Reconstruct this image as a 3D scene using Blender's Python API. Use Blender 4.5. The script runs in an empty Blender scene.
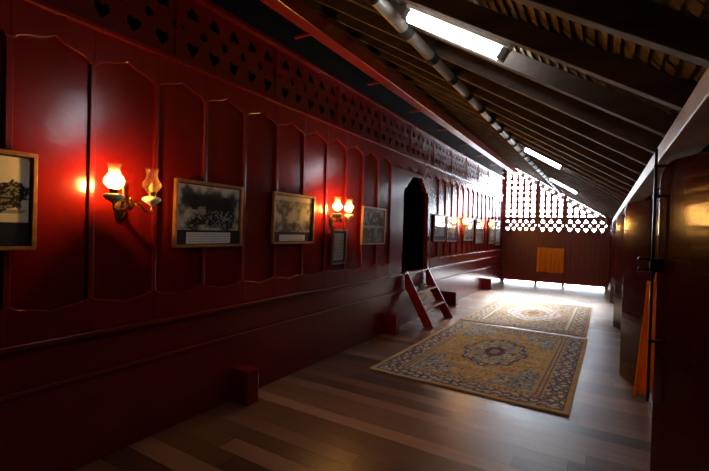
import bpy, bmesh, math, random
import numpy as np
from mathutils import Vector, Matrix
random.seed(7)
S = bpy.context.scene
C = S.collection

# ------------------------------------------------------------------ helpers
class MB:
    """collects shapes that become ONE mesh object"""
    def __init__(s): s.v=[]; s.f=[]; s.sm=[]
    def add(s, vs, fs, smooth=False):
        n=len(s.v); s.v += [tuple(p) for p in vs]
        s.f += [tuple(i+n for i in f) for f in fs]; s.sm += [smooth]*len(fs)
    def box(s, a, b, M=None):
        x0,y0,z0=a; x1,y1,z1=b
        vs=[(x0,y0,z0),(x1,y0,z0),(x1,y1,z0),(x0,y1,z0),(x0,y0,z1),(x1,y0,z1),(x1,y1,z1),(x0,y1,z1)]
        if M is not None: vs=[M@Vector(p) for p in vs]
        s.add(vs,[(3,2,1,0),(4,5,6,7),(0,1,5,4),(1,2,6,5),(2,3,7,6),(3,0,4,7)])
    def tube(s, pts, r, n=10, cap=True, smooth=True):
        pts=[Vector(p) for p in pts]; m=len(pts)
        if not isinstance(r,(list,tuple)): r=[r]*m
        rings=[]
        up=Vector((0,0,1))
        for i,p in enumerate(pts):
            t=(pts[min(i+1,m-1)]-pts[max(i-1,0)]).normalized()
            u=up if abs(t.dot(up))<.95 else Vector((1,0,0))
            a=t.cross(u).normalized(); b=t.cross(a).normalized()
            rings.append([p+(a*math.cos(2*math.pi*k/n)+b*math.sin(2*math.pi*k/n))*r[i] for k in range(n)])
        vs=[q for R in rings for q in R]; fs=[]
        for i in range(m-1):
            for k in range(n):
                k2=(k+1)%n
                fs.append((i*n+k,(i+1)*n+k,(i+1)*n+k2,i*n+k2))
        s.add(vs,fs,smooth)
        if cap:
            s.add(rings[0],[tuple(range(n))]); s.add(rings[-1],[tuple(range(n))[::-1]])
    def lathe(s, prof, c=(0,0,0), n=20, smooth=True):
        vs=[]; fs=[]; m=len(prof)
        for r,z in prof:
            for k in range(n):
                a=2*math.pi*k/n; vs.append((c[0]+r*math.cos(a),c[1]+r*math.sin(a),c[2]+z))
        for i in range(m-1):
            for k in range(n):
                k2=(k+1)%n; fs.append((i*n+k,i*n+k2,(i+1)*n+k2,(i+1)*n+k))
        s.add(vs,fs,smooth)
    def prism(s, poly, fn0, fn1):
        """poly: 2D points; fn0/fn1 map (u,v) to the two faces"""
        n=len(poly); t=tri2d([poly])
        s.sheet(t[0],t[1],fn0,fn1)
    def sheet(s, P, T, fn0, fn1):
        n=len(P)
        vs=[fn0(*p) for p in P]+[fn1(*p) for p in P]
        fs=[tuple(t) for t in T]+[tuple(i+n for i in t[::-1]) for t in T]
        cnt={}
        for t in T:
            for i in range(len(t)):
                e=(t[i],t[(i+1)%len(t)]); cnt[e]=1
        for (a,b) in list(cnt):
            if (b,a) not in cnt: fs.append((b,a,a+n,b+n))
        s.add(vs,fs)
    def build(s, name, mat, parent=None, bevel=0, seg=2, merge=False):
        me=bpy.data.meshes.new(name); me.from_pydata(s.v,[],s.f)
        me.polygons.foreach_set('use_smooth',s.sm)
        if merge or bevel:
            bm=bmesh.new(); bm.from_mesh(me)
            bmesh.ops.remove_doubles(bm,verts=bm.verts,dist=1e-5)
            bmesh.ops.recalc_face_normals(bm,faces=bm.faces); bm.to_mesh(me); bm.free()
        me.materials.append(mat)
        o=bpy.data.objects.new(name,me); C.objects.link(o)
        if parent: o.parent=parent
        if bevel:
            b=o.modifiers.new('bevel','BEVEL'); b.width=bevel; b.segments=seg; b.limit_method='ANGLE'
            b.harden_normals=False
        return o

def tri2d(loops):
    bm=bmesh.new()
    for L in loops:
        vs=[bm.verts.new((p[0],p[1],0)) for p in L]
        for i in range(len(vs)): bm.edges.new((vs[i],vs[(i+1)%len(vs)]))
    bmesh.ops.triangle_fill(bm,use_beauty=True,edges=bm.edges,normal=(0,0,1))
    bm.verts.index_update(); bm.normal_update()
    P=[(v.co.x,v.co.y) for v in bm.verts]; T=[]
    for f in bm.faces:
        t=[v.index for v in f.verts]
        if f.normal.z<0: t=t[::-1]
        T.append(t)
    bm.free(); return P,T

def empty(name, loc=(0,0,0), rot=(0,0,0), parent=None):
    o=bpy.data.objects.new(name,None); C.objects.link(o); o.location=loc; o.rotation_euler=rot
    o.empty_display_size=.1
    if parent: o.parent=parent
    return o
def tag(o,label=None,cat=None,group=None,kind=None):
    if label: o['label']=label
    if cat: o['category']=cat
    if group: o['group']=group
    if kind: o['kind']=kind
    return o
def copy_tree(o, parent=None):
    c=o.copy(); C.objects.link(c)
    if parent: c.parent=parent
    for ch in list(o.children): copy_tree(ch,c)
    return c

# ------------------------------------------------------------------ materials
def new(name):
    m=bpy.data.materials.new(name); m.use_nodes=True
    return m, m.node_tree.nodes, m.node_tree.links, m.node_tree.nodes['Principled BSDF']
def mat(name,col,rough=.5,metal=0,noise=0,scale=(8,8,8),bump=0,bscale=None,emit=None,estr=0,spec=.5,coat=0,coatr=.1,rvar=0):
    m,N,L,b=new(name)
    b.inputs['Base Color'].default_value=(*col,1); b.inputs['Roughness'].default_value=rough
    b.inputs['Metallic'].default_value=metal; b.inputs['Specular IOR Level'].default_value=spec
    if coat: b.inputs['Coat Weight'].default_value=coat; b.inputs['Coat Roughness'].default_value=coatr
    if emit: b.inputs['Emission Color'].default_value=(*emit,1); b.inputs['Emission Strength'].default_value=estr
    tc=N.new('ShaderNodeTexCoord')
    def nz(sc,detail=4):
        mp=N.new('ShaderNodeMapping'); mp.inputs['Scale'].default_value=sc
        n=N.new('ShaderNodeTexNoise'); n.inputs['Scale'].default_value=1; n.inputs['Detail'].default_value=detail
        L.new(tc.outputs['Object'],mp.inputs[0]); L.new(mp.outputs[0],n.inputs['Vector']); return n
    if noise:
        n=nz(scale); r=N.new('ShaderNodeValToRGB')
        r.color_ramp.elements[0].position=.3; r.color_ramp.elements[1].position=.7
        r.color_ramp.elements[0].color=(*[c*(1-noise) for c in col],1); r.color_ramp.elements[1].color=(*[min(1,c*(1+noise)) for c in col],1)
        L.new(n.outputs['Fac'],r.inputs[0]); L.new(r.outputs[0],b.inputs['Base Color'])
    if rvar:
        n=nz(scale); mr=N.new('ShaderNodeMapRange'); mr.inputs[3].default_value=max(.02,rough-rvar); mr.inputs[4].default_value=rough+rvar
        L.new(n.outputs['Fac'],mr.inputs[0]); L.new(mr.outputs[0],b.inputs['Roughness'])
    if bump:
        n=nz(bscale or scale,3); bp=N.new('ShaderNodeBump'); bp.inputs['Strength'].default_value=1; bp.inputs['Distance'].default_value=bump
        L.new(n.outputs['Fac'],bp.inputs['Height']); L.new(bp.outputs[0],b.inputs['Normal'])
        if coat: L.new(bp.outputs[0],b.inputs['Coat Normal'])
    return m

RED=(.145,.0045,.003)
m_panel=mat('red gloss paint on boards',RED,.19,noise=.12,scale=(4,4,1.2),bump=.0013,bscale=(7,9,16),rvar=.05)
m_frame=mat('red gloss paint on frames',(.165,.006,.004),.24,noise=.1,scale=(5,5,5),bump=.00015,bscale=(18,9,18))
m_end=mat('maroon paint on end wall',(.13,.014,.012),.40,noise=.15,scale=(12,3,1.5),bump=.001,bscale=(30,30,2))
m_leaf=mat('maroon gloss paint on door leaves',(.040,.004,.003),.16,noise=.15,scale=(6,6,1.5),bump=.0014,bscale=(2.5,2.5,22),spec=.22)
m_beamred=mat('red painted beam',(.30,.018,.012),.30,coat=.6,coatr=.22,noise=.25,scale=(12,1.2,12),bump=.0012,bscale=(30,2.5,30))
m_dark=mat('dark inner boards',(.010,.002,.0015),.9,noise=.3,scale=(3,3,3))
m_innerroom=mat('inner room boards',(.10,.012,.009),.5,noise=.2,scale=(3,3,1))
m_rafter=mat('weathered brown rafter timber',(.105,.075,.058),.68,noise=.35,scale=(1.5,14,14),bump=.001,bscale=(3,40,40),spec=.25)
m_batten=mat('dark batten timber',(.10,.055,.035),.7,noise=.3,scale=(14,2,14))
m_plate=mat('worn pale painted wall plate',(.45,.36,.32),.42,noise=.35,scale=(16,3,16),bump=.001)
m_pole=mat('pale bamboo pole',(.22,.17,.13),.4,noise=.25,scale=(20,3,20))
m_lash=mat('black rattan lashing',(.02,.015,.012),.7)
m_iron=mat('black iron',(.012,.012,.013),.35,metal=.6)
m_brass=mat('aged brass',(.17,.085,.025),.35,metal=1,noise=.3,scale=(40,40,40))
m_white=mat('white enamelled steel',(.8,.8,.82),.4)
m_cap=mat('grey lamp holder',(.25,.25,.27),.5)
m_tube=mat('lit fluorescent tube',(1,1,1),.4,emit=(.80,.91,1.0),estr=30)
m_font=mat('cream glazed porcelain',(.78,.70,.48),.25,noise=.1,scale=(60,60,60))
m_bulb=mat('lit warm bulb',(1,.8,.5),.4,emit=(1,.56,.17),estr=1300)
m_bulb_off=mat('unlit bulb',(.7,.65,.55),.2)
m_frameg=mat('varnished wooden frame',(.30,.13,.035),.35,noise=.3,scale=(30,30,30))
m_framed=mat('dark gilt frame',(.16,.085,.03),.4,noise=.3,scale=(30,30,30))
m_mount=mat('black mount board',(.012,.016,.018),.5)
m_label=mat('white caption card',(.95,.96,.95),.6)
m_ink=mat('grey printed line',(.12,.12,.13),.7)
m_ladder=mat('red ladder paint',(.26,.014,.010),.28,noise=.15,scale=(8,8,2),bump=.0006)
m_tread=mat('worn red tread',(.30,.10,.08),.3,noise=.3,scale=(10,10,10))
m_fringe=mat('cream rug fringe',(.42,.36,.25),.9)

def cloth_mat(name,col):
    m,N,L,b=new(name); b.inputs['Base Color'].default_value=(*col,1); b.inputs['Roughness'].default_value=.85
    t=N.new('ShaderNodeBsdfTranslucent'); t.inputs[0].default_value=(*col,1)
    mx=N.new('ShaderNodeMixShader'); mx.inputs[0].default_value=.5
    out=N['Material Output']; L.new(b.outputs[0],mx.inputs[1]); L.new(t.outputs[0],mx.inputs[2]); L.new(mx.outputs[0],out.inputs[0])
    tc=N.new('ShaderNodeTexCoord'); mp=N.new('ShaderNodeMapping'); mp.inputs['Scale'].default_value=(400,400,400)
    n=N.new('ShaderNodeTexNoise'); n.inputs['Scale'].default_value=1; bp=N.new('ShaderNodeBump'); bp.inputs['Distance'].default_value=.0006
    L.new(tc.outputs['Object'],mp.inputs[0]); L.new(mp.outputs[0],n.inputs['Vector']); L.new(n.outputs[0],bp.inputs['Height']); L.new(bp.outputs[0],b.inputs['Normal'])
    return m
m_cloth=cloth_mat('golden orange cloth',(.98,.42,.025))

def glass_mat(name,tint,frost):
    m,N,L,b=new(name); N.remove(b)
    out=N['Material Output']
    tr=N.new('ShaderNodeBsdfTransparent'); tr.inputs[0].default_value=(*tint,1)
    gl=N.new('ShaderNodeBsdfGlossy'); gl.inputs['Roughness'].default_value=.08
    lw=N.new('ShaderNodeLayerWeight'); lw.inputs[0].default_value=.5
    pw=N.new('ShaderNodeMath'); pw.operation='POWER'; pw.inputs[1].default_value=5; L.new(lw.outputs['Facing'],pw.inputs[0])
    fr=N.new('ShaderNodeMath'); fr.operation='MULTIPLY_ADD'; fr.inputs[1].default_value=.95; fr.inputs[2].default_value=.045; L.new(pw.outputs[0],fr.inputs[0])
    mx=N.new('ShaderNodeMixShader'); L.new(fr.outputs[0],mx.inputs[0]); L.new(tr.outputs[0],mx.inputs[1]); L.new(gl.outputs[0],mx.inputs[2])
    if frost:
        tl=N.new('ShaderNodeBsdfTranslucent'); tl.inputs[0].default_value=(*tint,1)
        m2=N.new('ShaderNodeMixShader'); m2.inputs[0].default_value=frost
        L.new(mx.outputs[0],m2.inputs[1]); L.new(tl.outputs[0],m2.inputs[2]); L.new(m2.outputs[0],out.inputs[0])
    else: L.new(mx.outputs[0],out.inputs[0])
    return m
m_glass=glass_mat('amber tinted chimney glass',(1,.78,.52),.22)
m_glasslit=glass_mat('frosted chimney glass',(1,.86,.62),.14)
m_pane=glass_mat('picture glass',(1,1,1),0)

def floor_mat():
    m,N,L,b=new('worn wooden floorboards')
    tc=N.new('ShaderNodeTexCoord'); sp=N.new('ShaderNodeSeparateXYZ'); L.new(tc.outputs['Object'],sp.inputs[0])
    def math_(op,a,bv=None,cv=None):
        n=N.new('ShaderNodeMath'); n.operation=op
        for i,x in enumerate((a,bv,cv)):
            if x is None: continue
            if isinstance(x,(int,float)): n.inputs[i].default_value=x
            else: L.new(x,n.inputs[i])
        return n.outputs[0]
    W=.155
    # boards run along X; a little noise on the pitch
    yy=math_('ADD',math_('DIVIDE',sp.outputs['Y'],W),math_('MULTIPLY',math_('SINE',math_('MULTIPLY',sp.outputs['Y'],2.3)),.25))
    idx=math_('FLOOR',yy); fr=math_('FRACT',yy)
    wn=N.new('ShaderNodeTexWhiteNoise'); wn.noise_dimensions='1D'; L.new(idx,wn.inputs['W'])
    # end joints
    xx=math_('ADD',math_('DIVIDE',sp.outputs['X'],2.7),math_('MULTIPLY',wn.outputs['Value'],7.3))
    xi=math_('FLOOR',xx); xf=math_('FRACT',xx)
    cmb=N.new('ShaderNodeCombineXYZ'); L.new(idx,cmb.inputs[0]); L.new(xi,cmb.inputs[1])
    w2=N.new('ShaderNodeTexWhiteNoise'); w2.noise_dimensions='2D'; L.new(cmb.outputs[0],w2.inputs['Vector'])
    mp=N.new('ShaderNodeMapping'); mp.inputs['Scale'].default_value=(2.2,38,1); L.new(tc.outputs['Object'],mp.inputs[0])
    gr=N.new('ShaderNodeTexNoise'); gr.inputs['Scale'].default_value=1; gr.inputs['Detail'].default_value=6; gr.inputs['Roughness'].default_value=.65; L.new(mp.outputs[0],gr.inputs['Vector'])
    st=N.new('ShaderNodeTexNoise'); st.inputs['Scale'].default_value=2.3; st.inputs['Detail'].default_value=3; L.new(tc.outputs['Object'],st.inputs['Vector'])
    f=math_('ADD',math_('MULTIPLY',w2.outputs['Value'],.62),math_('ADD',math_('MULTIPLY',gr.outputs['Fac'],.34),math_('MULTIPLY',st.outputs['Fac'],.14)))
    r=N.new('ShaderNodeValToRGB'); e=r.color_ramp.elements
    e[0].position=.15; e[0].color=(.060,.025,.013,1); e[1].position=1; e[1].color=(.50,.27,.16,1)
    k=e.new(.5); k.color=(.17,.075,.040,1); k=e.new(.78); k.color=(.30,.145,.082,1)
    L.new(f,r.inputs[0])
    # gaps
    g1=math_('LESS_THAN',fr,.028); g2=math_('LESS_THAN',xf,.0018); g=math_('MAXIMUM',g1,g2)
    mx=N.new('ShaderNodeMixRGB'); mx.inputs[2].default_value=(.012,.007,.005,1); L.new(g,mx.inputs[0]); L.new(r.outputs[0],mx.inputs[1]); L.new(mx.outputs[0],b.inputs['Base Color'])
    rr=N.new('ShaderNodeMapRange'); rr.inputs[3].default_value=.27; rr.inputs[4].default_value=.40
    L.new(math_('ADD',math_('MULTIPLY',gr.outputs['Fac'],.5),math_('MULTIPLY',w2.outputs['Value'],.5)),rr.inputs[0]); L.new(rr.outputs[0],b.inputs['Roughness'])
    bp=N.new('ShaderNodeBump'); bp.inputs['Distance'].default_value=.0009; bp.inputs['Strength'].default_value=.8
    hgt=math_('ADD',math_('MULTIPLY',g,-1.0),math_('ADD',math_('MULTIPLY',gr.outputs['Fac'],.35),math_('MULTIPLY',w2.outputs['Value'],.25)))
    L.new(hgt,bp.inputs['Height']); L.new(bp.outputs[0],b.inputs['Normal'])
    return m
m_floor=floor_mat()

def tile_mat():
    m,N,L,b=new('old shingle tiles'); b.inputs['Roughness'].default_value=.8
    tc=N.new('ShaderNodeTexCoord'); mp=N.new('ShaderNodeMapping'); mp.inputs['Scale'].default_value=(14,9,14); L.new(tc.outputs['Object'],mp.inputs[0])
    v=N.new('ShaderNodeTexVoronoi'); v.inputs['Scale'].default_value=1; L.new(mp.outputs[0],v.inputs['Vector'])
    r=N.new('ShaderNodeValToRGB'); e=r.color_ramp.elements; e[0].color=(.13,.095,.055,1); e[1].color=(.38,.29,.16,1)
    sp=N.new('ShaderNodeSeparateColor'); L.new(v.outputs['Color'],sp.inputs[0]); L.new(sp.outputs[0],r.inputs[0]); L.new(r.outputs[0],b.inputs['Base Color'])
    return m
m_tile=tile_mat()

def attr_mat(name,rough=.9,bump=0):
    m,N,L,b=new(name); a=N.new('ShaderNodeAttribute'); a.attribute_name='pat'
    L.new(a.outputs['Color'],b.inputs['Base Color']); b.inputs['Roughness'].default_value=rough
    b.inputs['Specular IOR Level'].default_value=.25
    if bump:
        tc=N.new('ShaderNodeTexCoord'); n=N.new('ShaderNodeTexNoise'); n.inputs['Scale'].default_value=260
        bp=N.new('ShaderNodeBump'); bp.inputs['Distance'].default_value=bump
        L.new(tc.outputs['Object'],n.inputs['Vector']); L.new(n.outputs[0],bp.inputs['Height']); L.new(bp.outputs[0],b.inputs['Normal'])
    return m
m_rug=attr_mat('woven wool pile',.95,.003)
m_print=attr_mat('old photographic print',.6)

# ------------------------------------------------------------------ dimensions
WX=-2.70      # left wall face
EY=13.6       # end wall
RX=.42        # right wall face
YB=-2.4       # wall behind the camera
Z0,SL=2.12,.62
def roof(x): return Z0-SL*x

# ------------------------------------------------------------------ floor
mb=MB(); mb.box((-3.2,YB,-.06),(RX+.4,EY+1.3,0)); fl=mb.build('floor',m_floor); tag(fl,kind='structure')

# ------------------------------------------------------------------ left wall
wl=empty('wall_left',(0,0,0)); tag(wl,kind='structure')
DY0,DY1,DZ=5.95,7.02,.84
PX=WX-.027     # recessed board plane
PIT=.418; T0=1.95-PIT*8     # ogee tips
def wall_quad(y0,y1,z0,z1,x0=PX-.05,x1=PX):
    mb.box((x0,y0,z0),(x1,y1,z1))
mb=MB()
wall_quad(YB,DY0-.1,.8,3.95); wall_quad(DY1+.1,EY,.8,3.95); wall_quad(DY0-.1,DY1+.1,2.45,2.72)
# the boards stop behind the open frieze: cut it by rebuilding in two bands
mb=MB()
tips=[T0+PIT*i for i in range(40)]
for (z0,z1) in ((.8,2.73),(3.22,3.95)):
    if z0<1:
        wall_quad(YB,DY0-.02,z0,z1); wall_quad(DY1+.02,EY,z0,z1); wall_quad(DY0-.02,DY1+.02,2.42,z1)
mb.build('board',m_panel,wl)
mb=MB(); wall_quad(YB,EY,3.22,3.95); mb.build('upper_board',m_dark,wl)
# lower wall: two heavy beams, each standing a little further out
mb=MB(); mb.box((WX-.1,YB,0),(WX+.01,EY,.545)); mb.build('sill_beam',m_frame,wl,bevel=.008)
mb=MB(); mb.box((WX-.1,YB,.545),(WX-.015,EY,.80)); mb.build('wall_beam',m_frame,wl,bevel=.004)
mb=MB(); mb.box((WX-.1,YB,.545),(WX+.03,EY,.572)); mb.build('ledge',m_frame,wl,bevel=.006)
mb=MB(); mb.box((WX-.1,YB,.80),(WX+.035,EY,.832)); mb.build('ledge',m_frame,wl,bevel=.008)
# frame: rails with ogee edges and stiles
def ogee(amp,k=8):
    # from side (u=-1, amp) to tip (u=0, 0): returns list of (u,drop)
    pts=[(-1,1.0),(-.93,.74),(-.8,.62),(-.6,.52),(-.42,.42),(-.25,.30),(-.12,.17),(-.04,.05),(0,0)]
    pts=[(u,d*amp) for u,d in pts]
    return pts+[(-u,d) for u,d in pts[-2::-1]]
FX=WX
def rail(name,base,tipz,amp,sgn,skip=None):
    for t in tips:
        y0,y1=t-PIT/2,t+PIT/2
        if y1<YB or y0>EY: continue
        if skip and y1>skip[0] and y0<skip[1]: continue
        hw=PIT/2-.022
        edge=[(t+u*hw,tipz-sgn*d) for u,d in ogee(amp)]
        poly=[(y0,base)]+[(y0,edge[0][1])]+edge+[(y1,edge[-1][1]),(y1,base)]
        if sgn<0: poly=poly[::-1]
        m=MB(); P,T=tri2d([poly]); m.sheet(P,T,lambda a,b:(FX,a,b),lambda a,b:(PX,a,b))
        m.build(name,m_frame,wl,bevel=.003,seg=1)
rail('scalloped_rail',2.69,2.568,.095,1)
rail('scalloped_rail',.832,.985,.05,-1,skip=(DY0-.05,DY1+.05))
for t in tips:
    y=t-PIT/2
    if y<YB or y>EY-.02 or DY0-.12<y<DY1+.15: continue
    m=MB(); m.box((PX,y-.017,.99),(FX-.003,y+.017,2.52)); m.build('stile',m_frame,wl,bevel=.004,seg=2)
# door surround board with the cusped arch
ym=(DY0+DY1)/2; hw=(DY1-DY0)/2
arch=[(1,0),(1,2.10),(.95,2.17),(.90,2.20),(.76,2.21),(.71,2.25),(.67,2.285),(.54,2.30),(.51,2.34),(.42,2.385),(.26,2.41),(0,2.425)]
A=[(ym+u*hw,max(z,DZ)) for u,z in arch]; A+= [(ym-u*hw,max(z,DZ)) for u,z in arch[-2::-1]]
o0,o1=tips[0],0
ylo=max(t-PIT/2 for t in tips if t-PIT/2<DY0-.12)+.02; yhi=min(t-PIT/2 for t in tips if t-PIT/2>DY1+.15)-.02
poly=[(yhi,.832),(yhi,2.475),(ylo,2.475),(ylo,.832),(A[-1][0],.832)]+A[::-1][0:]
poly=[(ylo,.832),(ylo,2.475),(yhi,2.475),(yhi,.832)]+[(A[0][0],.832)]+A[1:-1]+[(A[-1][0],.832)]
m=MB(); P,T=tri2d([poly]); m.sheet(P,T,lambda a,b:(FX-.004,a,b),lambda a,b:(PX-.05,a,b)); m.build('door_surround',m_frame,wl,bevel=.004,seg=2)
m=MB(); m.box((WX-.1,DY0,.80),(WX+.05,DY1,.842)); m.build('door_sill',m_frame,wl,bevel=.006)
# cornice rails around the pierced frieze
m=MB(); m.box((WX-.08,YB,2.685),(WX+.03,EY,2.725)); m.build('moulding',m_frame,wl,bevel=.008)
m=MB(); m.box((WX-.08,YB,3.215),(WX+.035,EY,3.26)); m.build('moulding',m_frame,wl,bevel=.008)

# pierced cell: spade above, heart below, half diamonds at both sides
def heart(cu,cv,s,flip):
    pts=[(0,-1),(.35,-.55),(.72,-.1),(.78,.32),(.55,.62),(.25,.60),(0,.36)]
    pts=pts+[(-a,b) for a,b in pts[-2:0:-1]]
    return [(cu+a*s,cv+b*s*(-1 if flip else 1)) for a,b in pts]
def cell(p,h,spade_up=True):
    s=p*.315
    outer=[(0,0),(p,0),(p,h*.5-p*.2),(p-p*.17,h*.5),(p,h*.5+p*.2),(p,h),(0,h),(0,h*.5+p*.2),(p*.17,h*.5),(0,h*.5-p*.2)]
    hi=heart(p/2,h*.76,s,True); lo=heart(p/2,h*.24,s,False)
    return tri2d([outer,hi,lo])
CELL=.205; FH=.49
cP,cT=cell(CELL,FH)
y=YB
sec=0
while y<EY-.05:
    m=MB(); n=0
    m.box((WX-.045,y,2.725),(WX-.005,y+.045,3.215)); y+=.045
    while n<5 and y+CELL<EY:
        m.sheet(cP,cT,lambda a,b,y=y:(WX-.015,y+a,2.725+b),lambda a,b,y=y:(WX-.035,y+a,2.725+b)); y+=CELL; n+=1
    m.build('pierced_panel',m_frame,wl)
    if n<5: break
m=MB(); m.box((WX-.045,y,2.725),(WX-.005,EY,3.215)); m.build('frieze_post',m_frame,wl)
# joist ends poking out of the wall at floor level
for yy in (2.46,5.33,8.15,11.2):
    m=MB(); m.box((WX-.05,yy,.004),(-2.49,yy+.13,.29)); m.build('joist_end',m_frame,wl,bevel=.006)
# inner room beyond the wall
ir=empty('wall_inner_room'); tag(ir,kind='structure')
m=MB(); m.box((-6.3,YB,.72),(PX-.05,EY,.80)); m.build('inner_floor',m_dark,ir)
m=MB(); m.box((-6.3,YB,.8),(-6.2,EY,6.2)); m.build('inner_back',m_innerroom,ir)
m=MB(); m.box((-6.3,YB-.1,.8),(PX,YB,6.2)); m.build('inner_side',m_innerroom,ir)
m=MB(); m.box((-6.3,EY,.7),(-2.8,EY+.1,6.2)); m.build('inner_side',m_innerroom,ir)

# ------------------------------------------------------------------ ceiling
ce=empty('ceiling'); tag(ce,kind='structure')
RW=.088/math.cos(math.atan(SL))
x=RX+.5; m=MB(); pitch=.042; TR=random.Random(11)
while x>-6.35:
    x2=x-pitch; st=.020; y=YB-.2-TR.uniform(0,.1)
    while y<EY+.5:
        tw=.15 if x>-2.9 else .8
        j=TR.uniform(-.004,.004) if x>-2.9 else 0; g=.004
        za,zb=roof(x)+RW+j,roof(x2)+RW+st+j
        m.add([(x,y+g,za),(x2,y+g,zb),(x2,y+tw-g,zb),(x,y+tw-g,za),(x,y+g,za+.03),(x,y+tw-g,za+.03)],[(0,1,2,3),(0,3,5,4)])
        y+=tw
    x=x2
# top cover
m.add([(RX+.5,YB-.2,roof(RX+.5)+RW+.035),(-6.35,YB-.2,roof(-6.35)+RW+.035),(-6.35,EY+.5,roof(-6.35)+RW+.035),(RX+.5,EY+.5,roof(RX+.5)+RW+.035)],[(0,1,2,3)])
m.build('tile_course',m_tile,ce)
ang=math.atan(SL)
ks=[-8+i for i in range(36)]
def rafter_y(k): return 1.45+.46*k
for k in ks:
    y=rafter_y(k)-.46
    if y>EY-.1 or y<YB: continue
    m=MB(); w=.025
    xa,xb=RX-.02,-2.9
    m.add([(xa,y-w,roof(xa)),(xb,y-w,roof(xb)),(xb,y+w,roof(xb)),(xa,y+w,roof(xa)),
           (xa,y-w,roof(xa)+RW),(xb,y-w,roof(xb)+RW),(xb,y+w,roof(xb)+RW),(xa,y+w,roof(xa)+RW)],
          [(3,2,1,0),(4,5,6,7),(0,1,5,4),(1,2,6,5),(2,3,7,6),(3,0,4,7)])
    m.build('rafter',m_rafter,ce,bevel=.003,seg=1)
# red beam running the length of the gallery
m=MB(); m.box((-2.42,YB,3.33),(-2.28,EY-.02,3.475)); bm_=m.build('long_beam',m_beamred,ce,bevel=.006)
for yy in (.4,1.7,3.04,4.45,5.75,7.0,8.35,9.72,11.1,12.5):
    m=MB(); m.box((-2.56,yy-.015,3.305),(-2.39,yy+.015,3.329)); m.build('beam_bracket',m_beamred,ce,bevel=.004)
# bamboo pole lashed under the rafters
PXo,PZo=-1.10,roof(-1.10)-.03
m=MB(); ys=[rafter_y(k)-.46 for k in ks if YB<rafter_y(k)-.46<EY-.1]
pts=[];rr=[]
for yv in np.arange(1.95,EY-.1,.115):
    pts.append((PXo,yv,PZo)); rr.append(.038)
m.tube(pts,rr,n=14); pole=m.build('purlin_pole',m_pole,ce)
for yv in ys:
    if yv<1.9: continue
    m=MB()
    for q in range(7): 
        a=yv-.039+q*.013
        m.tube([(PXo,a-.006,PZo),(PXo,a,PZo),(PXo,a+.006,PZo)],[.041,.050,.041],n=14,cap=False)
    m.build('lashing',m_lash,pole)
# wall plate on the right
m=MB(); m.box((.23,YB,1.885),(.36,EY-.02,1.965)); m.build('wall_plate',m_plate,ce,bevel=.004)

# ------------------------------------------------------------------ right wall, back wall
wr=empty('wall_right'); tag(wr,kind='structure')
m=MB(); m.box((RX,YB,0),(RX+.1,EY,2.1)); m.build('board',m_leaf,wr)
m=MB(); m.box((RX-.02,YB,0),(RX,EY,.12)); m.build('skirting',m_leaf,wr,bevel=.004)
m=MB(); m.box((WX-.2,YB-.1,0),(RX+.2,YB,4.3)); wb=m.build('wall_back',m_dark); tag(wb,kind='structure')

# door leaves standing open
def leaf(n,tip,hinge,ztop=1.865):
    t=Vector((*tip,0)); h=Vector((*hinge,0)); d=h-t; Ln=d.length
    root=empty('door_%d'%n,(hinge[0],hinge[1],0),(0,0,math.atan2(-d.y,-d.x))); tag(root,kind='structure')
    # leaf drawn in local x (0=hinge, L=tip), z up, thickness in y, rounded top corner and bullnosed edge
    th=.028; R=.10; prof=[]
    m=MB(); rows=[]
    zs=[.012]+[.2,.6,1.0,1.4]+[ztop-R+R*math.sin(a) for a in np.linspace(0,math.pi/2,9)]
    for z in zs:
        xl=Ln if z<=ztop-R else Ln-R+R*math.sqrt(max(0,1-((z-ztop+R)/R)**2))
        row=[(0,-th,z),(xl-th,-th,z)]+[(xl-th+th*math.sin(a),-th*math.cos(a),z) for a in np.linspace(.3,math.pi-.3,8)]+[(xl-th,th,z),(0,th,z)]
        rows.append(row)
    nr=len(rows[0]); vs=[p for r in rows for p in r]; fs=[]
    for i in range(len(rows)-1):
        for k in range(nr-1):
            fs.append((i*nr+k,i*nr+k+1,(i+1)*nr+k+1,(i+1)*nr+k))
    m.add(vs,fs,True); m.add(rows[0],[tuple(range(nr))[::-1]]); m.add(rows[-1],[tuple(range(nr))]); 
    o=m.build('leaf_board',m_leaf,root); 
    try:
        o.data.set_sharp_from_angle(angle=.6)
    except Exception: pass
    b=MB(); b.box((Ln-.10,-th-.018,1.32),(Ln+.004,-th,1.40)); 
    lb=b.build('latch',m_iron,root,bevel=.004)
    b=MB(); b.lathe([(0,-.03),(.014,-.028),(.018,-.018),(.010,-.006),(.008,.004),(.016,.016),(.018,.026),(.010,.034),(0,.036)],n=14)
    kb=b.build('knob',m_iron,lb); kb.location=(Ln-.01,-th-.035,1.365)
    return root,Ln,th
specs=[((.25,2.5),(.42,2.155)),((.22,5.29),(.42,4.80)),((.215,8.06),(.42,7.6)),((.205,10.9),(.42,10.5)),((.20,13.05),(.42,12.75))]
for i,(a,b) in enumerate(specs): leaf(i+1,a,b)
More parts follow.
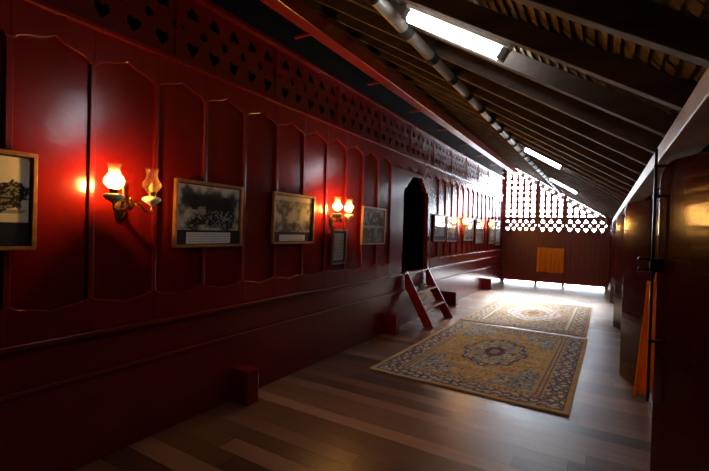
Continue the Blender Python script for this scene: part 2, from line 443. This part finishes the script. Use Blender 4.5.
# iron bolt rod of the nearest opening
rod=empty('door_bolt',(.213,2.44,0)); tag(rod,'tall black iron bolt rod in front of the nearest open door leaf','door bolt')
m=MB(); m.box((-.006,-.006,.705),(.006,.006,1.93)); m.build('rod',m_iron,rod,bevel=.003)
for z in (1.70,1.845,1.0):
    m=MB(); m.box((-.008,-.008,z-.006),(.058,.012,z+.006)); m.build('bracket',m_iron,rod)
m=MB(); m.box((-.012,-.02,1.335),(.035,.02,1.40)); lk=m.build('lock_box',m_iron,rod,bevel=.006)
for z in (1.345,1.395):
    m=MB(); m.lathe([(0,-.02),(.010,-.018),(.012,-.008),(.006,0),(.006,.014),(.012,.018),(.012,.026),(0,.03)],n=12)
    k=m.build('knob',m_iron,lk); k.location=(-.030,0,z); k.rotation_euler=(0,-math.pi/2,0)

# ------------------------------------------------------------------ end wall
we=empty('wall_far'); tag(we,kind='structure')
P1,P2=-1.705,-.955
secs=[(-2.66,P1-.04),(P1+.04,P2-.04),(P2+.04,.10)]
for (a,b) in secs:
    # solid boarded lower panel, clear of the floor
    m=MB(); n=max(3,round((b-a)/.125)); w=(b-a)/n
    for i in range(n):
        m.box((a+i*w+.002,EY-.012,.10),(a+(i+1)*w-.002,EY+.02,1.54))
    m.box((a,EY,.10),(b,EY+.03,1.54)); m.build('boarding',m_end,we,bevel=.003,seg=1)
    # pierced band
    n=round((b-a)/.2); p=(b-a)/n; cp,ct=cell(p,.44)
    m=MB()
    for i in range(n):
        m.sheet(cp,ct,lambda u,v,x=a+i*p:(x+u,EY,1.57+v),lambda u,v,x=a+i*p:(x+u,EY+.02,1.57+v))
    m.build('pierced_band',m_end,we)
for z0,z1,d in ((.060,.13,.02),(1.53,1.57,.025),(2.01,2.05,.025)):
    m=MB(); m.box((-2.72,EY-d,z0),(.30,EY+.04,z1)); m.build('rail',m_end,we,bevel=.004)
m=MB(); m.box((-2.72,EY-.005,2.735),(-1.10,EY+.03,2.765)); m.build('rail',m_end,we)
for xx in (P1,P2):
    m=MB(); m.box((xx-.04,EY-.03,.0),(xx+.04,EY+.05,roof(xx)-.02)); m.build('post',m_end,we,bevel=.005)
m=MB(); m.box((-2.80,EY-.05,0),(-2.62,EY+.06,roof(-2.7))); m.build('corner_post',m_end,we,bevel=.006)
m=MB(); m.box((.10,EY-.03,0),(.55,EY+.06,roof(.1)-.02)); m.build('corner_post',m_end,we,bevel=.006)
# gable slats: notched profile
for (a0,b0) in ((-2.66,P1-.04),(P1+.04,P2-.04),(P2+.04,.10)):
    ns=round((b0-a0)/.18); pp=(b0-a0)/ns
    for i in range(ns+1):
        xs=a0+i*pp; top=roof(xs)-.20
        if top<2.12: continue
        L=[];z=2.05
        prof=[(0,.032),(.035,.032),(.075,.066),(.105,.066),(.145,.032),(.17,.032)]
        while z<top:
            for dz,hw in prof:
                if z+dz<top: L.append((z+dz,hw))
            z+=.18
        L.append((top,.03))
        poly=[(xs+hw,z) for z,hw in L]+[(xs-hw,z) for z,hw in L[::-1]]
        m=MB(); P,T=tri2d([poly]); m.sheet(P,T,lambda a,b:(a,EY,b),lambda a,b:(a,EY+.018,b)); m.build('slat',m_end,we)
# raking pierced board beneath the rafters
dp=.19
outer=[(0,0),(dp,0),(dp,.17),(0,.17)]
hole=[(dp/2,.045),(dp*.76,.085),(dp/2,.125),(dp*.24,.085)]
rP,rT=tri2d([outer,hole])
m=MB(); xx=.12
while xx>-2.8:
    def f(u,v,d,x=xx): X=x-u; return (X,EY-.005+d,roof(X)-.205+v)
    m.sheet(rP,rT,lambda u,v:f(u,v,.02),lambda u,v:f(u,v,0)); xx-=dp
m.build('raking_board',m_plate,we)
m=MB(); xa,xb=.3,-2.8
m.add([(xa,EY-.03,roof(xa)-.03),(xb,EY-.03,roof(xb)-.03),(xb,EY+.03,roof(xb)-.03),(xa,EY+.03,roof(xa)-.03),
       (xa,EY-.03,roof(xa)+RW+.04),(xb,EY-.03,roof(xb)+RW+.04),(xb,EY+.03,roof(xb)+RW+.04),(xa,EY+.03,roof(xa)+RW+.04)],
      [(3,2,1,0),(4,5,6,7),(0,1,5,4),(1,2,6,5),(2,3,7,6),(3,0,4,7)])
m.build('raking_rafter',m_rafter,we)
for (bx,bz) in ((-2.72,.45),): 
    m=MB(); m.box((bx+.12,EY-.075,bz),(bx+.17,EY-.05,bz+.04)); m.build('hasp',m_brass,we)

# ------------------------------------------------------------------ cloths
def hanging(name,w,h,ny,fn,mt,label,cat,loc,rz=0):
    vs=[];fs=[];nx=60
    for j in range(ny+1):
        for i in range(nx+1):
            vs.append(fn(i/nx,j/ny))
    for j in range(ny):
        for i in range(nx):
            a=j*(nx+1)+i; fs.append((a,a+1,a+nx+2,a+nx+1))
    m=MB(); m.add(vs,fs,True); o=m.build(name,mt); o.location=loc; o.rotation_euler.z=rz
    s=o.modifiers.new('thick','SOLIDIFY'); s.thickness=.003
    return o
def fnA(u,v):
    x=(u-.5)*(.735+.02*v); d=.014*math.sin(u*38+1.4*math.sin(u*9))*(.35+.65*v)+.006*math.sin(u*80+v*4)
    return (x,-.01+d*1.0-.012*math.sin(v*3),-.745*v+.008*math.sin(u*7)-.006*math.sin(u*38)*v)
c=hanging('curtain',.7,.7,24,fnA,m_cloth,'','',(-1.305,EY-.055,1.125))
tag(c,'square golden orange curtain hanging on the far maroon wall','curtain')
m=MB(); m.tube([(-.39,0,.004),(.39,0,.004)],.006,n=8); r=m.build('curtain_rod',m_brass,c)
def fnB(u,v):
    # gathered at the top, flaring to the hem, seen edge-on
    w=.030+.30*v**.8; a=(u-.5)
    x=a*.07*(1+v*1.3)+.012*math.sin(u*42)*v*.7-.012*v
    y=a*w*1.0+.008*math.sin(u*31)*v
    return (x,y,-.60*v-.02*math.cos(u*21)*v)
c=hanging('curtain',.7,.7,24,fnB,m_cloth,'','',(.257,2.80,1.26))
tag(c,'gathered golden orange curtain hanging behind the nearest open door leaf on the right','curtain')
m=MB(); m.tube([(.0,-.10,.06),(.0,-.03,.015),(0,0,.0)],.005,n=8); m.build('curtain_tie',m_cloth,c)

# ------------------------------------------------------------------ ladder
ld=empty('step_ladder',(-2.2,6.55,0)); tag(ld,'short red ladder leaning up to the dark arched doorway','ladder')
def railm(y0,y1):
    # side board: front edge from floor (0,y0) up to wall (-.45,y1,.83)
    m=MB(); th=.018; W=.105
    a=(0,y0,0.0); b=(-.455,y1,.86)
    dx=-W
    P=[(0,0.002),(-.455,.86),(-.488,.86),(-.488,.60),(-.165,.002)]
    def f(px,pz,s):
        t=pz/.86; return (px,y0+(y1-y0)*t+s,pz)
    m.prism(P[::-1],lambda a,b:f(a,b,-th),lambda a,b:f(a,b,th)); return m
railm(-.45,-.50).build('side_rail',m_ladder,ld,bevel=.004)
railm(.52,.40).build('side_rail',m_ladder,ld,bevel=.004)
for z in (.27,.53):
    t=z/.86; y0=-.45-.05*t+.018; y1=.52-.12*t-.018; x=-.455*t
    m=MB(); m.box((x-.125,y0,z-.013),(x+.005,y1,z+.013)); m.build('tread',m_tread,ld,bevel=.004)

# ------------------------------------------------------------------ rugs
rng=np.random.RandomState(3)
def vnoise(x,y,seed):
    r=np.random.RandomState(seed).rand(257,257)
    xi=np.floor(x).astype(int); yi=np.floor(y).astype(int); fx=x-xi; fy=y-yi
    fx=fx*fx*(3-2*fx); fy=fy*fy*(3-2*fy); g=lambda a,b:r[a%257,b%257]
    return (g(xi,yi)*(1-fx)+g(xi+1,yi)*fx)*(1-fy)+(g(xi,yi+1)*(1-fx)+g(xi+1,yi+1)*fx)*fy
def grid_obj(name,nx,ny,w,h,colf,zf,mt,parent=None,plane='xy'):
    us=np.linspace(0,1,nx+1); vs_=np.linspace(0,1,ny+1); U,V=np.meshgrid(us,vs_)
    X=(U-.5)*w; Y=(V-.5)*h; col=colf(X,Y)
    if plane=='xy': co=np.stack([X,Y,zf(X,Y)],-1).reshape(-1,3)
    else: co=np.stack([np.full_like(X,0.),X,Y],-1).reshape(-1,3)   # in the wall plane, facing +X
    idx=np.arange((nx+1)*(ny+1)).reshape(ny+1,nx+1)
    F=np.stack([idx[:-1,:-1],idx[:-1,1:],idx[1:,1:],idx[1:,:-1]],-1).reshape(-1,4)
    me=bpy.data.meshes.new(name); me.from_pydata(co.tolist(),[],F.tolist())
    at=me.color_attributes.new('pat','FLOAT_COLOR','POINT')
    c4=np.concatenate([col.reshape(-1,3),np.ones((col.size//3,1))],1).astype(np.float32)
    at.data.foreach_set('color',c4.ravel())
    me.materials.append(mt); o=bpy.data.objects.new(name,me); C.objects.link(o)
    if parent: o.parent=parent
    return o
def mixc(base,m,c): 
    return base*(1-m[...,None])+np.array(c)*m[...,None]
def rug_cols(X,Y,w,h,kind):
    if kind==1:
        ochre=(.50,.33,.13); navy=(.065,.068,.10); cream=(.54,.49,.36); gold=(.54,.34,.095); maroon=(.15,.042,.045); blue=(.25,.27,.27); rose=(.36,.17,.11)
    else:
        ochre=(.50,.37,.24); navy=(.21,.16,.14); cream=(.80,.74,.60); gold=(.50,.37,.25); maroon=(.35,.21,.13); blue=(.38,.30,.20); rose=(.50,.30,.18)
    ax=w/2-np.abs(X); ay=h/2-np.abs(Y); d=np.minimum(ax,ay)
    along=np.where(ax<ay,Y,X)
    col=np.zeros(X.shape+(3,))+np.array(blue)
    # field speckle of leaves and flowers
    sp=np.sin(np.abs(X)*62+2.2*np.sin(np.abs(Y)*27))*np.sin(np.abs(Y)*58+2.0*np.sin(np.abs(X)*31))
    sp2=vnoise(np.abs(X)*55+9,np.abs(Y)*55+5,4); sp3=vnoise(np.abs(X)*70+2,np.abs(Y)*70+7,5)
    r=np.sqrt((X/.62)**2+(Y/1.05)**2); th=np.arctan2(Y/1.05,X/.62)
    lob=r/(1+.055*np.cos(th*8)+.03*np.cos(th*16))+.05*(sp3-.5)
    diam=np.abs(X)/.84+np.abs(Y)/1.36+.07*np.sin(np.abs(X)*30)+.05*np.sin(np.abs(Y)*24)+.10*(sp2-.5)
    g=((diam<1.0)&(np.abs(X)<.62)).astype(float)
    col=mixc(col,((sp>.15)).astype(float),cream); col=mixc(col,(sp2>.68).astype(float),navy); col=mixc(col,(sp3>.78).astype(float),rose)
    F=np.zeros_like(col)+np.array(gold)
    F=mixc(F,((sp>.45)&(sp2>.45)).astype(float),blue); F=mixc(F,(sp3>.80).astype(float),maroon); F=mixc(F,((sp<-.72)).astype(float),cream)
    col=col*(1-g[...,None])+F*g[...,None]
    # medallion
    ring=((lob<.66)&(lob>.18)).astype(float)
    if kind==1:
        M=np.zeros_like(col)+np.array(cream); M=mixc(M,((np.sin(th*16)*np.sin(lob*52)>.05)).astype(float),blue); M=mixc(M,(sp2>.62).astype(float),navy)
        M=mixc(M,(np.abs(lob-.42)<.03).astype(float),gold)
        col=col*(1-ring[...,None]*(lob<.55)[...,None])+M*(ring*(lob<.55))[...,None]
        edge=(np.abs(lob-.56)<.022).astype(float); col=mixc(col,edge,navy)
        col=mixc(col,(lob<.2).astype(float),maroon); col=mixc(col,(lob<.09).astype(float),blue)
    else:
        band=((lob>.36)&(lob<.74)).astype(float)
        M=np.zeros_like(col)+np.array((.92,.88,.76)); M=mixc(M,((np.cos(th*12)*np.cos(lob*34)>.35)).astype(float),gold); M=mixc(M,(sp3>.8).astype(float),rose)
        col=col*(1-band[...,None])+M*band[...,None]
        col=mixc(col,(lob<.16).astype(float),maroon)
    # borders
    B=.34 if kind==1 else .32
    m=(d<B).astype(float)
    bb=np.zeros_like(col)+np.array(ochre)
    b1=((d>.055)&(d<.245)).astype(float)
    N_=np.zeros_like(col)+np.array(navy)
    fl_=np.sin(along*2*np.pi/.16+1.5*sp2)*np.sin((d-.055)*2*np.pi/.10+1.6*np.cos(along*2*np.pi/.32)+1.2*(sp3-.5))+.5*(sp2-.5); N_=mixc(N_,(fl_>.18).astype(float),cream); N_=mixc(N_,(fl_<-.55).astype(float),rose)
    N_=mixc(N_,(sp3>.74).astype(float),blue)
    bb=bb*(1-b1[...,None])+N_*b1[...,None]
    for (lo,hi,cc) in ((.048,.058,navy),(.242,.262,ochre),(.262,.270,navy),(.270,.305,rose if kind==1 else cream),(.305,.312,navy),(.312,.34,ochre)):
        q=((d>=lo)&(d<hi)).astype(float); bb=mixc(bb,q,cc)
    q=((d>.27)&(d<.305)&(np.sin(along*2*np.pi/.05)>.2)).astype(float); bb=mixc(bb,q,cream)
    col=col*(1-m[...,None])+bb*m[...,None]
    w_=1.25+.4*vnoise(X*9+40,Y*9+40,8)
    return np.clip(col*w_[...,None],0,1)
def rug(name,w,h,kind,loc,rz,label,lift):
    root=empty(name,loc,(0,0,rz)); tag(root,label,'rug','patterned rugs on the floorboards')
    zf=lambda X,Y:.010+lift+.0025*np.sin(X*7+Y*3)+.002*np.sin(Y*11)
    o=grid_obj('carpet_pile',int(w/.0105),int(h/.0105),w,h,lambda X,Y:rug_cols(X,Y,w,h,kind),zf,m_rug,root)
    s=o.modifiers.new('thick','SOLIDIFY'); s.thickness=.008; s.offset=-1
    for sgn in (-1,1):
        m=MB(); R=random.Random(5+sgn)
        n=int(w/.018)
        for i in range(n):
            x=-w/2+w*(i+.5)/n; ln=R.uniform(.012,.045 if (sgn<0)==(kind==1) else .02); sk=R.uniform(-.012,.012); z=.008+lift
            y=sgn*h/2
            m.add([(x-.006,y,z),(x+.006,y,z),(x+.004+sk,y+sgn*ln,z-.005),(x-.004+sk,y+sgn*ln,z-.005),(x,y,z+.004),(x+sk,y+sgn*ln,z-.001)],
                  [(0,1,2,3),(0,4,5,3),(1,4,5,2),(0,1,4),(3,2,5)])
        f=m.build('fringe',m_fringe,root); f['kind']='stuff'
    return root
rug('rug',1.915,3.0,1,(-1.115,5.345,.0),-.022,'gold and navy patterned rug with a dark centre medallion, nearer the viewer',.002)
rug('rug',1.88,2.96,2,(-1.075,8.45,.0),-.012,'paler beige rug with a cream floral medallion, farther along the floor',-.0)

# ------------------------------------------------------------------ pictures on the wall
def pic_fn(kind,w,h):
    def f(X,Y):
        u=X/w+.5; v=Y/h+.5
        n=sum(vnoise(u*8*2**k+3*kind,v*8*h/w*2**k+5*kind,20+k)/2**k for k in range(5))/1.94
        pale=np.array((.92,.88,.68)); dark=np.array((.022,.024,.024))
        if kind==0:   # ink landscape with trees and roofs
            m=np.clip(((n*1.25-.12-1.9*np.abs(v-.42-.10*np.sin(u*7)))>.22)*1.0*(.72+.28*(vnoise(u*60,v*50,62)>.4)),0,1)
            m2=(((v>.72)&(n>.60)&(u>.2))|((np.abs(v-.17)<.03)&(n>.45))|((np.abs(v-.37)<.02)&(n>.3))).astype(float)*.6
            col=np.zeros(X.shape+(3,))+pale*1.15; m=np.clip(m+m2,0,1)
        elif kind==1: # crowd in front of trees
            r=np.maximum(np.abs(u-.5)/.50,np.abs(v-.44)/.50); m=1/(1+np.exp((r+ (n-.5)*.9-.86)*16))
            heads=vnoise(u*46+3,v*36+8,61)*1.6-.55+.0*n; col=np.zeros(X.shape+(3,))+pale*.85
            m=m*(1-.40*((heads>.5)&(v<.45)))*(1-.35*(n>.62))
        elif kind==2:
            m=np.clip((n-.30)*3.0+.35*(v<.25)-.8*np.exp(-((u-.45)/.14)**2-((v-.42)/.22)**2),0,1)*.85; m=np.where(v>.88,m*.4,m); col=np.zeros(X.shape+(3,))+pale*.7
        elif kind==3: # document
            ln=((np.sin(v*150)>.1)&(n>.34)&(u>.12)&(u<.88)&(v>.08)&(v<.92)).astype(float); m=ln*.45; col=np.zeros(X.shape+(3,))+np.array((.42,.42,.36))
        elif kind==4: # building beside water
            m=np.where(v>.48,.88-.35*(n>.55),.62-.5*(n>.58)); m=np.where(np.abs(v-.47)<.035,.05,m); col=np.zeros(X.shape+(3,))+np.array((.42,.45,.44))
        else:
            m=np.clip((n-.40)*3.2,0,1)*.7; col=np.zeros(X.shape+(3,))+np.array((.52,.55,.54))
        return col*(1-m[...,None])+dark*m[...,None]
    return f
def picture(y0,y1,z0,z1,kind,label,fm,mount=0.0,lab=None,bw=.020,border=.012,tilt=.02,group=None):
    w=y1-y0; h=z1-z0; yc=(y0+y1)/2
    root=empty('framed_picture',(WX+.012,yc,z0),(0,tilt,0)); tag(root,label,'picture','framed pictures along the red wall')
    m=MB(); d=.022
    m.box((-.008,-w/2,0),(d,w/2,bw)); m.box((-.008,-w/2,h-bw),(d,w/2,h)); m.box((-.008,-w/2,bw),(d,-w/2+bw,h-bw)); m.box((-.008,w/2-bw,bw),(d,w/2,h-bw))
    m.build('frame',fm,root,bevel=.003)
    m=MB(); m.box((-.008,-w/2+bw,bw),(.002,w/2-bw,h-bw)); m.build('mount',m_mount,root)
    pw=w-2*bw-2*border; ph=h-2*bw-2*border-mount
    px=grid_obj('print',int(pw/.005),int(ph/.005),pw,ph,pic_fn(kind,pw,ph),None,m_print,root,'yz')
    px.location=(.004,0,bw+border+mount+ph/2)
    if lab:
        a,b,c,e=lab   # fractions of width, heights in m from the bottom
        m=MB(); m.box((.003,-w/2+a*w,c),(.0055,-w/2+b*w,e)); l=m.build('caption_card',m_label,root)
        m=MB(); R=random.Random(int(y0*100)); n=4; 
        for i in range(n):
            z=e-(e-c)*(i+.8)/(n+.6); y=-w/2+a*w+.012; end=-w/2+b*w-.012
            while y<end-.01:
                q=min(end,y+R.uniform(.006,.028)); m.box((.0054,y,z-.0012),(.0059,q,z+.0022)); y=q+.004
        m.build('printed_lines',m_ink,l)
    m=MB(); m.box((.012,-w/2+bw,bw),(.0135,w/2-bw,h-bw)); m.build('glass',m_pane,root)
    return root
picture(.36,1.02,1.345,1.87,0,'framed ink landscape with a black lower mount, left of the nearest wall lamp',m_frameg,.115,(.02,.66,.055,.12))
picture(1.872,2.525,1.335,1.845,1,'framed old crowd photograph with white caption, right of the near wall lamp',m_frameg,.10,(.17,.82,.028,.115))
picture(2.915,3.56,1.345,1.848,2,'framed faded group photograph with a narrow caption, left of the second wall lamp',m_frameg,.085,(.17,.78,.03,.09))
picture(3.93,4.225,1.09,1.50,3,'small narrow framed document hanging below the second wall lamp',m_framed,0,None,bw=.016,border=.03)
picture(4.60,5.25,1.31,1.815,4,'framed dark building photograph between the second wall lamp and the arched doorway',m_frameg,0.0)
picture(7.27,7.90,1.325,1.84,5,'framed picture first beyond the arched doorway, glass full of reflections',m_framed,.07)
picture(8.00,8.63,1.315,1.83,2,'framed picture second beyond the arched doorway, just before the third wall lamp',m_framed,.05)
picture(9.22,9.92,1.32,1.855,5,'framed picture just beyond the third wall lamp',m_framed,.06)
picture(10.22,10.95,1.245,1.85,4,'tall framed picture just before the farthest wall lamp',m_framed,0)
picture(11.65,12.28,1.22,1.87,2,'tall framed picture just beyond the farthest wall lamp',m_framed,.06)
picture(12.42,13.0,1.16,1.87,5,'tallest framed picture, last before the far corner',m_framed,.06)

# ------------------------------------------------------------------ wall lamps
def wall_lamp(yc,lit,label):
    root=empty('wall_lamp',(WX,yc,1.582)); tag(root,label,'wall lamp','two armed wall lamps')
    m=MB(); m.lathe([(0,.014),(.016,.013),(.030,.008),(.040,.002),(.042,0)],n=20)
    o=m.build('wall_plate',m_brass,root); o.rotation_euler=(0,math.pi/2,0); o.location=(.0,0,.03); o.scale=(1.9,1,1)
    m=MB(); m.tube([(.01,0,.03),(.05,0,.005),(.09,0,.02),(.12,0,.045)],.009,n=8); m.lathe([(0,-.03),(.012,-.024),(.018,-.008),(.012,.012),(.008,.03),(.014,.042),(0,.06)],(.12,0,.035),n=12)
    m.build('bracket',m_brass,root)
    m=MB(); m.tube([(.02,0,.05),(.03,0,.11),(.025,0,.17)],.006,n=8)
    for s in (-1,1): m.tube([(.022,s*.002,.165),(.024,s*.014,.18),(.024,s*.02,.165),(.024,s*.012,.155)],.003,n=6)
    m.build('finial',m_brass,root)
    for s,on in ((-1,lit[0]),(1,lit[1])):
        Y=s*.122; X=.15
        m=MB()
        pts=[(.12,s*.004,.045),(.125,s*.03,.062),(.13,s*.055,.048),(.14,s*.075,.010),(.148,s*.10,-.004),(X,Y,.010),(X,Y,.045)]
        m.tube(pts,[.007,.006,.006,.006,.006,.007,.010],n=8)
        q=[(.128,s*(.048+.020*math.cos(t)),.040+.020*math.sin(t)) for t in np.linspace(.3,5.2,12)]; m.tube(q,.004,n=6)
        m.build('lamp_arm',m_brass,root)
        m=MB(); m.lathe([(0,.040),(.012,.040),(.018,.050),(.038,.062),(.056,.076),(.058,.086),(.052,.095),(.034,.102),(.020,.104),(0,.104)],(X,Y,.0),n=24)
        fo=m.build('oil_font',m_font,root)
        m=MB(); m.lathe([(.018,.100),(.024,.104),(.026,.112),(.024,.118),(.030,.124),(.030,.130),(.022,.132),(0,.132)],(X,Y,0),n=20); m.build('burner',m_brass,root)
        pr=[(.027,.130),(.034,.140),(.052,.160),(.060,.178),(.055,.194),(.042,.212),(.034,.226),(.031,.244),(.034,.262),(.040,.278),(.045,.286)]
        m=MB(); m.lathe(pr,(X,Y,0),n=28); m.build('glass_chimney',m_glasslit if on else m_glass,root)
        m=MB(); m.lathe([(0,.130),(.010,.132),(.013,.140),(.018,.150),(.019,.160),(.014,.172),(.006,.186),(0,.194)],(X,Y,0),n=14)
        m.build('bulb',m_bulb if on else m_bulb_off,root)
    return root
wall_lamp(1.495,(True,False),'two armed brass wall lamp with one glass chimney lit and one unlit')
wall_lamp(3.95,(True,True),'lit two armed wall lamp above the small narrow document frame')
wall_lamp(8.93,(True,True),'lit wall lamp between the second and third pictures beyond the doorway')
wall_lamp(11.35,(True,False),'farthest wall lamp on the left wall, near the far corner')

# ------------------------------------------------------------------ tube lights
def tube_light(y,x0,x1,label):
    # lies along the slope under a rafter
    xc=(x0+x1)/2; Ln=(x1-x0)/math.cos(ang)
    root=empty('tube_light',(xc,y,roof(xc)),(0,ang,0)); tag(root,label,'tube light','fluorescent tube lights under the rafters')
    m=MB(); h=Ln/2
    m.box((-h-.02,-.032,.030),(h+.02,.032,.080)); m.build('housing',m_white,root,bevel=.004)
    m=MB(); m.tube([(-h+.02,0,-.004),(h-.02,0,-.004)],.028,n=16); m.build('tube',m_tube,root)
    for s in (-1,1):
        m=MB(); m.box((s*h-.018,-.024,-.028),(s*h+.018,.024,.035)); m.build('lamp_holder',m_cap,root,bevel=.004)
    return root
tube_light(2.15,-.985,-.455,'nearest and largest lit fluorescent tube under the sloping rafters')
tube_light(6.27,-.985,-.50,'middle one of the three lit fluorescent tubes under the rafters')
tube_light(9.95,-1.02,-.475,'farthest lit fluorescent tube, close above the far gable slats')

# ------------------------------------------------------------------ daylight
W=bpy.data.worlds.new('overcast sky'); S.world=W; W.use_nodes=True
bg=W.node_tree.nodes['Background']; bg.inputs[0].default_value=(.80,.90,1.0,1); bg.inputs[1].default_value=50
sl=bpy.data.lights.new('hazy_sun','SUN'); sl.energy=55; sl.angle=math.radians(22); sl.color=(1,.97,.92)
so=bpy.data.objects.new('hazy_sun',sl); C.objects.link(so); so.location=(0,20,12)
so.rotation_euler=Vector((-.04,1.0,.66)).to_track_quat('Z','Y').to_euler()
def portal(loc,rot,sx,sy):
    l=bpy.data.lights.new('sky_portal','AREA'); l.shape='RECTANGLE'; l.size=sx; l.size_y=sy; l.cycles.is_portal=True
    o=bpy.data.objects.new('sky_portal',l); C.objects.link(o); o.location=loc; o.rotation_euler=rot
portal((-1.3,EY+.12,2.7),(-math.pi/2,0,0),2.9,2.4)
portal((-1.3,EY+.12,.05),(-math.pi/2,0,0),2.9,.1)

# ------------------------------------------------------------------ camera
f=409.; cx,cy=354.5,235.5
Yd=Vector((602-cx,-(236.5-cy),-f)).normalized()
Xd=-Vector((-323-cx,-(212-cy),-f)); Xd=(Xd-Yd*Xd.dot(Yd)).normalized()
Zd=Xd.cross(Yd)
M=Matrix((Xd,Yd,Zd)).to_4x4(); M.translation=Vector((0,0,1.5))
cam=bpy.data.cameras.new('camera'); co=bpy.data.objects.new('camera',cam); C.objects.link(co)
co.matrix_world=M; cam.sensor_width=36; cam.lens=f/709*36; cam.clip_start=.02; cam.clip_end=100
S.camera=co
S.view_settings.view_transform='Standard'; S.view_settings.look='None'; S.view_settings.gamma=1; S.view_settings.exposure=0
S.view_settings.use_curve_mapping=False
